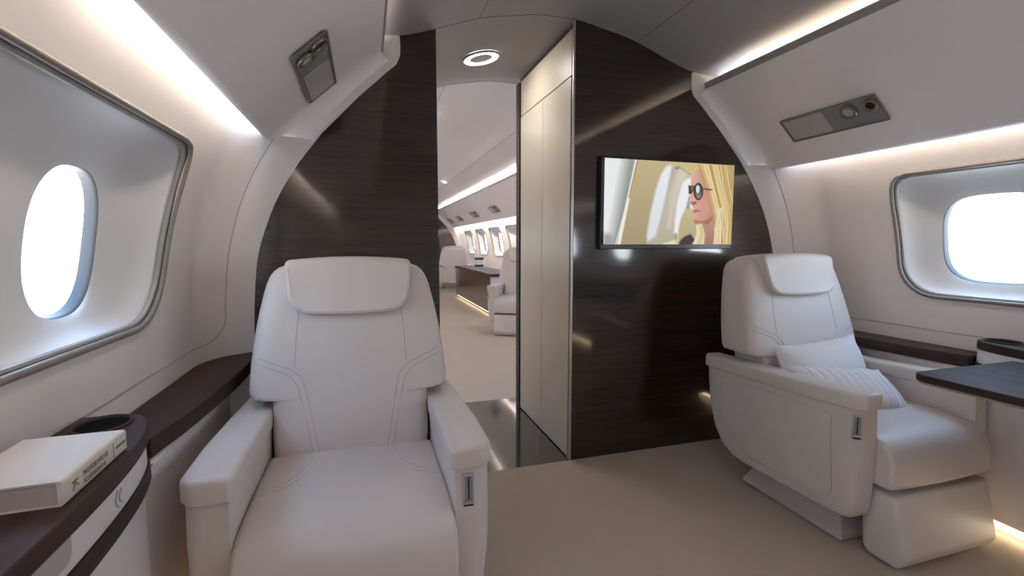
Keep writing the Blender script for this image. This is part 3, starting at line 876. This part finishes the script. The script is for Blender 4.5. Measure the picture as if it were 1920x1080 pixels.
# ------------------------------------------------------------------ pillows
def pillow(name, a, b, t, loc, rot, ribs, label):
    N, K = 56, 40
    def P(u, v, s):
        e = lambda q: max(0, 1 - abs(q) ** 2.6)
        pin = 1 - .10 * (1 - abs(u) ** 2) * abs(v) ** 3 
        pin2 = 1 - .07 * (1 - abs(v) ** 2) * abs(u) ** 3
        x = a * u * pin2; y = b * v * pin
        h = t * (e(u) * e(v)) ** .55
        if ribs: h += .0035 * e(u) * e(v) * math.cos(x / .040 * 2 * PI + .5 * v) ** 1 if s > 0 else 0
        w = .004 * math.sin(9 * u + 4 * v) * (abs(u) ** 3 + abs(v) ** 3) * e(u) ** .2
        return (x, y, s * h + w)
    m = MB()
    for s in (1, -1):
        G = [[P(-1 + 2 * i / N, -1 + 2 * j / K, s) for i in range(N + 1)] for j in range(K + 1)]
        m.rings(G, closed=False)
    o = m.build(name, M['pillow'], smooth=True)
    o.matrix_world = Matrix.Translation(loc) @ rot
    if ribs:
        q = MB()
        k_ = -6
        for k_ in range(-5, 5):
            x0 = (k_ + .5) * .040
            if abs(x0) > a * .93: continue
            pts = [P(x0 / a, -.93 + 1.86 * j / 20, 1) for j in range(21)]
            q.tube([(x, y, z + .0004) for x, y, z in pts], .0011, 5)
        q.build('stitched_line', M['stitch'], o)
    return tag(o, label, 'pillow')
def basis(xd, nd):
    x = Vector(xd).normalized(); n = Vector(nd); n = (n - n.dot(x) * x).normalized(); y = n.cross(x)
    return Matrix(((x.x, y.x, n.x, 0), (x.y, y.y, n.y, 0), (x.z, y.z, n.z, 0), (0, 0, 0, 1)))
pillow('plain_pillow', .225, .095, .056, (1.715, 1.405, .530), basis((1, .06, .035), (0, -1, .42)), False, 'plain white pillow leaning on the right armchair back')
pillow('ribbed_pillow', .225, .095, .047, (1.692, 1.268, .468), basis((.97, -.02, -.10), (0, -.64, .77)), True, 'white ribbed pillow lying in front of the plain one')

# ------------------------------------------------------------------ side ledges, lower panels, consoles
def offs(side, r): return XC + side * r
for side in (-1, 1):
    nm = sn[side]
    # lower side panel, floor to ledge
    def lower(y0, y1, idx, lab):
        m = MB(); m.box(min(offs(side, 1.24), offs(side, 1.33)), max(offs(side, 1.24), offs(side, 1.33)), y0, y1, .045, .556)
        o = struct(m.build('baseboard_%s%s' % (nm, idx), M['panel'], smooth=True, bevel=.012, seg=3), lab, 'lower wall panel')
        m = MB(); x = offs(side, 1.262); m.box(min(x, offs(side, 1.275)), max(x, offs(side, 1.275)), y0 + .03, y1 - .03, .028, .038)
        t_ = m.build('floor_light', M['led_floor'], smooth=False)
        tag(t_, 'warm toe light strip under the %s lower panel%s' % (nm, ' of the far cabin' if idx else ''), 'floor light')
        m = MB(); x = offs(side, 1.285); m.box(min(x, offs(side, 1.33)), max(x, offs(side, 1.33)), y0, y1, 0, .046); m.build('plinth', M['panel'], o, smooth=False)
    lower(YA, 1.70, '', 'off-white lower %s wall panel under the ledge' % nm)
    lower(YV + .3, YE - .25, '_2', 'off-white lower %s wall panel of the far cabin' % nm)
    # dark ledge
    inner = catm([(1.246, 1.124, 0), (1.24, 1.17, 0), (1.222, 1.30, 0), (1.203, 1.55, 0), (1.198, 1.75, 0), (1.199, YB - .002, 0)], 8)
    def outer(y):
        if y < 1.76: return rw(.6) - .002
        t = (y - 1.76) / (YB - 1.76); return rw(.6) + (outz(.6) - rw(.6)) * turn_in(t) - .001
    P = [(offs(side, max(1.0, min(p[0], outer(p[1]) - .0005))), p[1]) for p in inner]
    ys_ = [YB - .002 - (YB - .002 - 1.76) * i / 10 for i in range(11)] + [1.5, 1.124]
    P += [(offs(side, outer(y)), y) for y in ys_]
    m = MB(); m.prism(P, .558, .600, 'z')
    o = m.build('side_ledge', M['satin'], bevel=.004, seg=2)
    q = MB()
    for yy in (1.18, 1.42):
        xi = offs(side, 1.24 if yy < 1.3 else 1.21)
    tag(o, 'dark wood side ledge along the %s sidewall, running behind the armchair' % nm, 'ledge')

def console(side, label):
    # fixed armrest console bulging from the sidewall; plan outline in (r, y)
    o = empty('side_console', (0, 0, 0))
    cv = catm([(1.178, -.75), (1.178, .2), (1.178, .62), (1.181, .80), (1.192, .93), (1.212, 1.03), (1.236, 1.085), (1.262, 1.112), (1.295, 1.122), (1.33, 1.118)], 8)
    def slab(z0, z1, dr, wall, mtl, name, bev, y_trim=0):
        P = [(offs(side, r + dr), y) for r, y in cv]
        P += [(offs(side, rw((z0 + z1) / 2) - wall), 1.117), (offs(side, rw((z0 + z1) / 2) - wall), -.75)]
        m = MB(); m.prism(P, z0, z1, 'z'); return m.build(name, mtl, o, bevel=bev, seg=3, angle=50)
    top = slab(.629, .660, 0, .003, M['satin'], 'console_top', .004)
    slab(.581, .6285, .006, .003, M['white'], 'drawer_front', .0015)
    slab(.551, .5805, .001, .003, M['satin'], 'lower_band', .003)
    slab(.06, .5505, .014 if side < 0 else .06, .09, M['white'], 'console_body', .004)
    # cup holder near the rounded end
    cx, cy = offs(side, 1.292), 1.052
    m = MB(); R = []
    for ra, rb, z in ((.046, .052, .6600), (.046, .052, .664), (.044, .050, .6655), (.042, .047, .665), (.040, .045, .661)):
        R.append([(cx + ra * math.cos(2 * PI * i / 48), cy + rb * math.sin(2 * PI * i / 48), z) for i in range(48)])
    m.rings(R); h = m.build('cup_holder', M['satin'], o)
    m = MB(); R = []  # flat disc, no cut hole; the depth shade is put into its colour
    for f, z in ((1, .6612), (.97, .6607), (.0, .6604)):
        R.append([(cx + max(.0005, .0405 * f) * math.cos(2 * PI * i / 48), cy + max(.0005, .0455 * f) * math.sin(2 * PI * i / 48), z) for i in range(48)])
    m.rings(R, True, False, True); m.build('well_shade', M['wellshade'], h)
    # curved emblem and recessed pull on the drawer front
    def on_face(y, z, off):
        ys_ = [p[1] for p in cv]; rs_ = [p[0] for p in cv]
        return (offs(side, float(np.interp(y, ys_, rs_)) + .006 - off), y, z)
    m = MB()
    for dy, h_ in ((0, .013), (.014, .011)):
        m.tube([on_face(.845 + dy + .010 * (t * t) , .605 + h_ * t, .0004) for t in (-1, -.75, -.5, -.25, 0, .25, .5, .75, 1)], .0016, 6)
    m.build('emblem', M['greyslot'], o)
    m = MB()
    P = round_poly([(-.35, .594), (.72, .594), (.72, .6285), (-.35, .6285)], [.006, .016, .004, .004], 5)
    R = []
    m.rings([[on_face(y, z, -.004) for y, z in P], [on_face(y, z, .0012) for y, z in P], [on_face(y * 1 , z, .0012) for y, z in P]], True, True, True)
    m.build('drawer_pull', M['greyslot'], o)
    return tag(o, label, 'console')
console(-1, 'dark-topped side console with cup holder under the book, left foreground')
console(1, 'dark-rimmed side console with cup holder behind the folding table, right')

# book on the left console
bk = empty('paperback_book', (-.3835, .735, .6602), (0, 0, math.radians(1.5)))
T, Wd, Ln = .034, .132, .182
m = MB()
P = round_poly([(0, 0), (0, T), (-Wd, T), (-Wd, T - .0022), (-.006, T - .0022), (-.006, .0022), (-Wd, .0022), (-Wd, 0)], [.004, .004, 0, 0, .002, .002, 0, 0], 4)
P = [(x + (.002 * (1 - ((z - T / 2) / (T / 2)) ** 2) if x > -.003 else 0), z) for x, z in P]
m.prism(P, 0, Ln, 'y'); cvo = m.build('cover', M['cover'], bk)
m = MB(); m.box(-Wd + .003, -.0062, .0022, Ln - .0022, .0023, T - .0023); m.build('page_block', M['pages'], bk, smooth=False)
SP = Matrix(((0, 0, 1, 0), (1, 0, 0, 0), (0, 1, 0, 0), (0, 0, 0, 1)))   # text x -> +y, text y -> +z, facing +x
def spine(y, z): return Matrix.Translation((.0021, y, z)) @ SP
text_obj('spine_title', 'PROFESSIONELLAR', .0105, M['ink'], cvo, spine(.046, .0185), sx=.80)
text_obj('spine_subtitle', 'ACHSENSIGNATUR', .0095, M['ink'], cvo, spine(.046, .0075), sx=.76)
text_obj('spine_letter', 'K', .022, M['gold'], cvo, spine(.019, .0245) @ Matrix.Rotation(-PI / 2, 4, 'Z'))
m = MB(); m.box(.0018, .0024, .1345, .1352, .006, .029)
for i in range(11):
    m.box(.0018, .0023, .141 + .0032 * i, .1432 + .0032 * i, .0165, .0165 + (.004 if i % 3 else .0032))
m.build('spine_print', M['ink'], cvo, smooth=False)
tag(bk, 'thick white paperback book lying on the left console', 'book')

# folding table on the right
tb = empty('folding_table', (1.515, .968, .604))
m = MB()
P = round_poly([(0, 0), (0, -.9), (.468, -.9), (.468, 0)], [.045, .02, .005, .005], 8)
m.prism(P, 0, .021, 'z'); m.build('table_top', M['tablewood'], tb, bevel=.005, seg=3)
P = round_poly([(.006, -.006), (.006, -.89), (.463, -.89), (.463, -.006)], [.04, .02, .005, .005], 8)
m = MB(); m.prism(P, -.007, 0, 'z'); m.build('under_trim', M['lip'], tb, bevel=.002, seg=2)
m = MB(); m.box(.37, .45, -.75, -.35, -.05, -.0075); m.build('support_arm', M['metal'], tb, bevel=.004)
tag(tb, 'dark wood folding table with rounded corner, right foreground', 'table')

# ------------------------------------------------------------------ far cabin furniture
cz_ = empty('credenza', (1.63, 6.3, 0))
m = MB(); m.box(0, .41, 0, 2.6, .05, .55); m.build('body', M['white'], cz_, bevel=.006, seg=2)
m = MB(); m.box(-.012, .0, .03, 2.6, .055, .55); m.build('front_panel', wood('brown_gloss_veneer', (.05, .032, .024, 1), (.11, .075, .055, 1), .25, .5, (1, 1.2, 20)), cz_, smooth=False)
m = MB(); m.box(-.02, .41, -.03, 2.62, .55, .59); m.build('top', M['satin'], cz_, bevel=.004, seg=2)
m = MB(); m.box(.03, .40, .05, 2.55, 0, .05); m.build('plinth', M['black'], cz_, smooth=False)
m = MB(); m.box(.012, .020, .05, 2.5, .036, .042); m.build('toe_light', M['led_floor'], cz_, smooth=False)
tag(cz_, 'brown veneered credenza with lit toe kick in the far cabin', 'credenza')
bx = empty('small_dark_box', (1.98, 8.5, .59))
m = MB(); m.box(-.07, .07, -.05, .05, 0, .12); m.build('body', M['white'], bx, bevel=.004)
m = MB(); m.box(-.075, .075, -.055, .055, .12, .16); m.build('lid', M['black'], bx, bevel=.004)
m = MB(); m.box(-.072, .072, -.053, .053, 0, .03); m.build('base', M['black'], bx, bevel=.003)
tag(bx, 'small dark-lidded box standing on the far credenza', 'box')

# ------------------------------------------------------------------ daylight outside
w = bpy.data.worlds.new('daylight'); sc.world = w; w.use_nodes = True
nt = w.node_tree; nt.nodes.clear()
ow = nt.nodes.new('ShaderNodeOutputWorld'); bg = nt.nodes.new('ShaderNodeBackground')
tc = nt.nodes.new('ShaderNodeTexCoord'); sp = nt.nodes.new('ShaderNodeSeparateXYZ'); cr = nt.nodes.new('ShaderNodeValToRGB')
mr = nt.nodes.new('ShaderNodeMapRange'); mr.inputs[1].default_value = -.4; mr.inputs[2].default_value = .8
nt.links.new(tc.outputs['Generated'], sp.inputs[0]); nt.links.new(sp.outputs['Z'], mr.inputs[0]); nt.links.new(mr.outputs[0], cr.inputs[0])
e = cr.color_ramp.elements
e[0].position = 0; e[0].color = (.86, .92, 1, 1); e[1].position = 1; e[1].color = (.36, .60, 1, 1)
q = cr.color_ramp.elements.new(.36); q.color = (.86, .93, 1, 1)
q = cr.color_ramp.elements.new(.55); q.color = (.55, .77, 1, 1)
nt.links.new(cr.outputs[0], bg.inputs[0]); bg.inputs[1].default_value = 15
nt.links.new(bg.outputs[0], ow.inputs[0])

# ------------------------------------------------------------------ camera
cd = bpy.data.cameras.new('camera'); cam = bpy.data.objects.new('camera', cd); COL.objects.link(cam)
cam.location = (0, 0, 1.0); cam.rotation_euler = (math.radians(90 - 5.31), 0, math.radians(-17.06))
cd.sensor_width = 36; cd.lens = 893 / 1920 * 36; cd.clip_start = .02; cd.clip_end = 100
sc.camera = cam

# ------------------------------------------------------------------ view
sc.view_settings.view_transform = 'Standard'; sc.view_settings.look = 'None'
sc.view_settings.gamma = 1; sc.view_settings.use_curve_mapping = False
sc.view_settings.exposure = -0.12
SCREEN_EM.inputs[1].default_value = .95 / 2 ** sc.view_settings.exposure
try:
    sc.cycles.use_denoising = True
    sc.cycles.max_bounces = 10; sc.cycles.diffuse_bounces = 7; sc.cycles.glossy_bounces = 4
    sc.cycles.transparent_max_bounces = 8
    sc.cycles.sample_clamp_indirect = 8
except Exception:
    pass
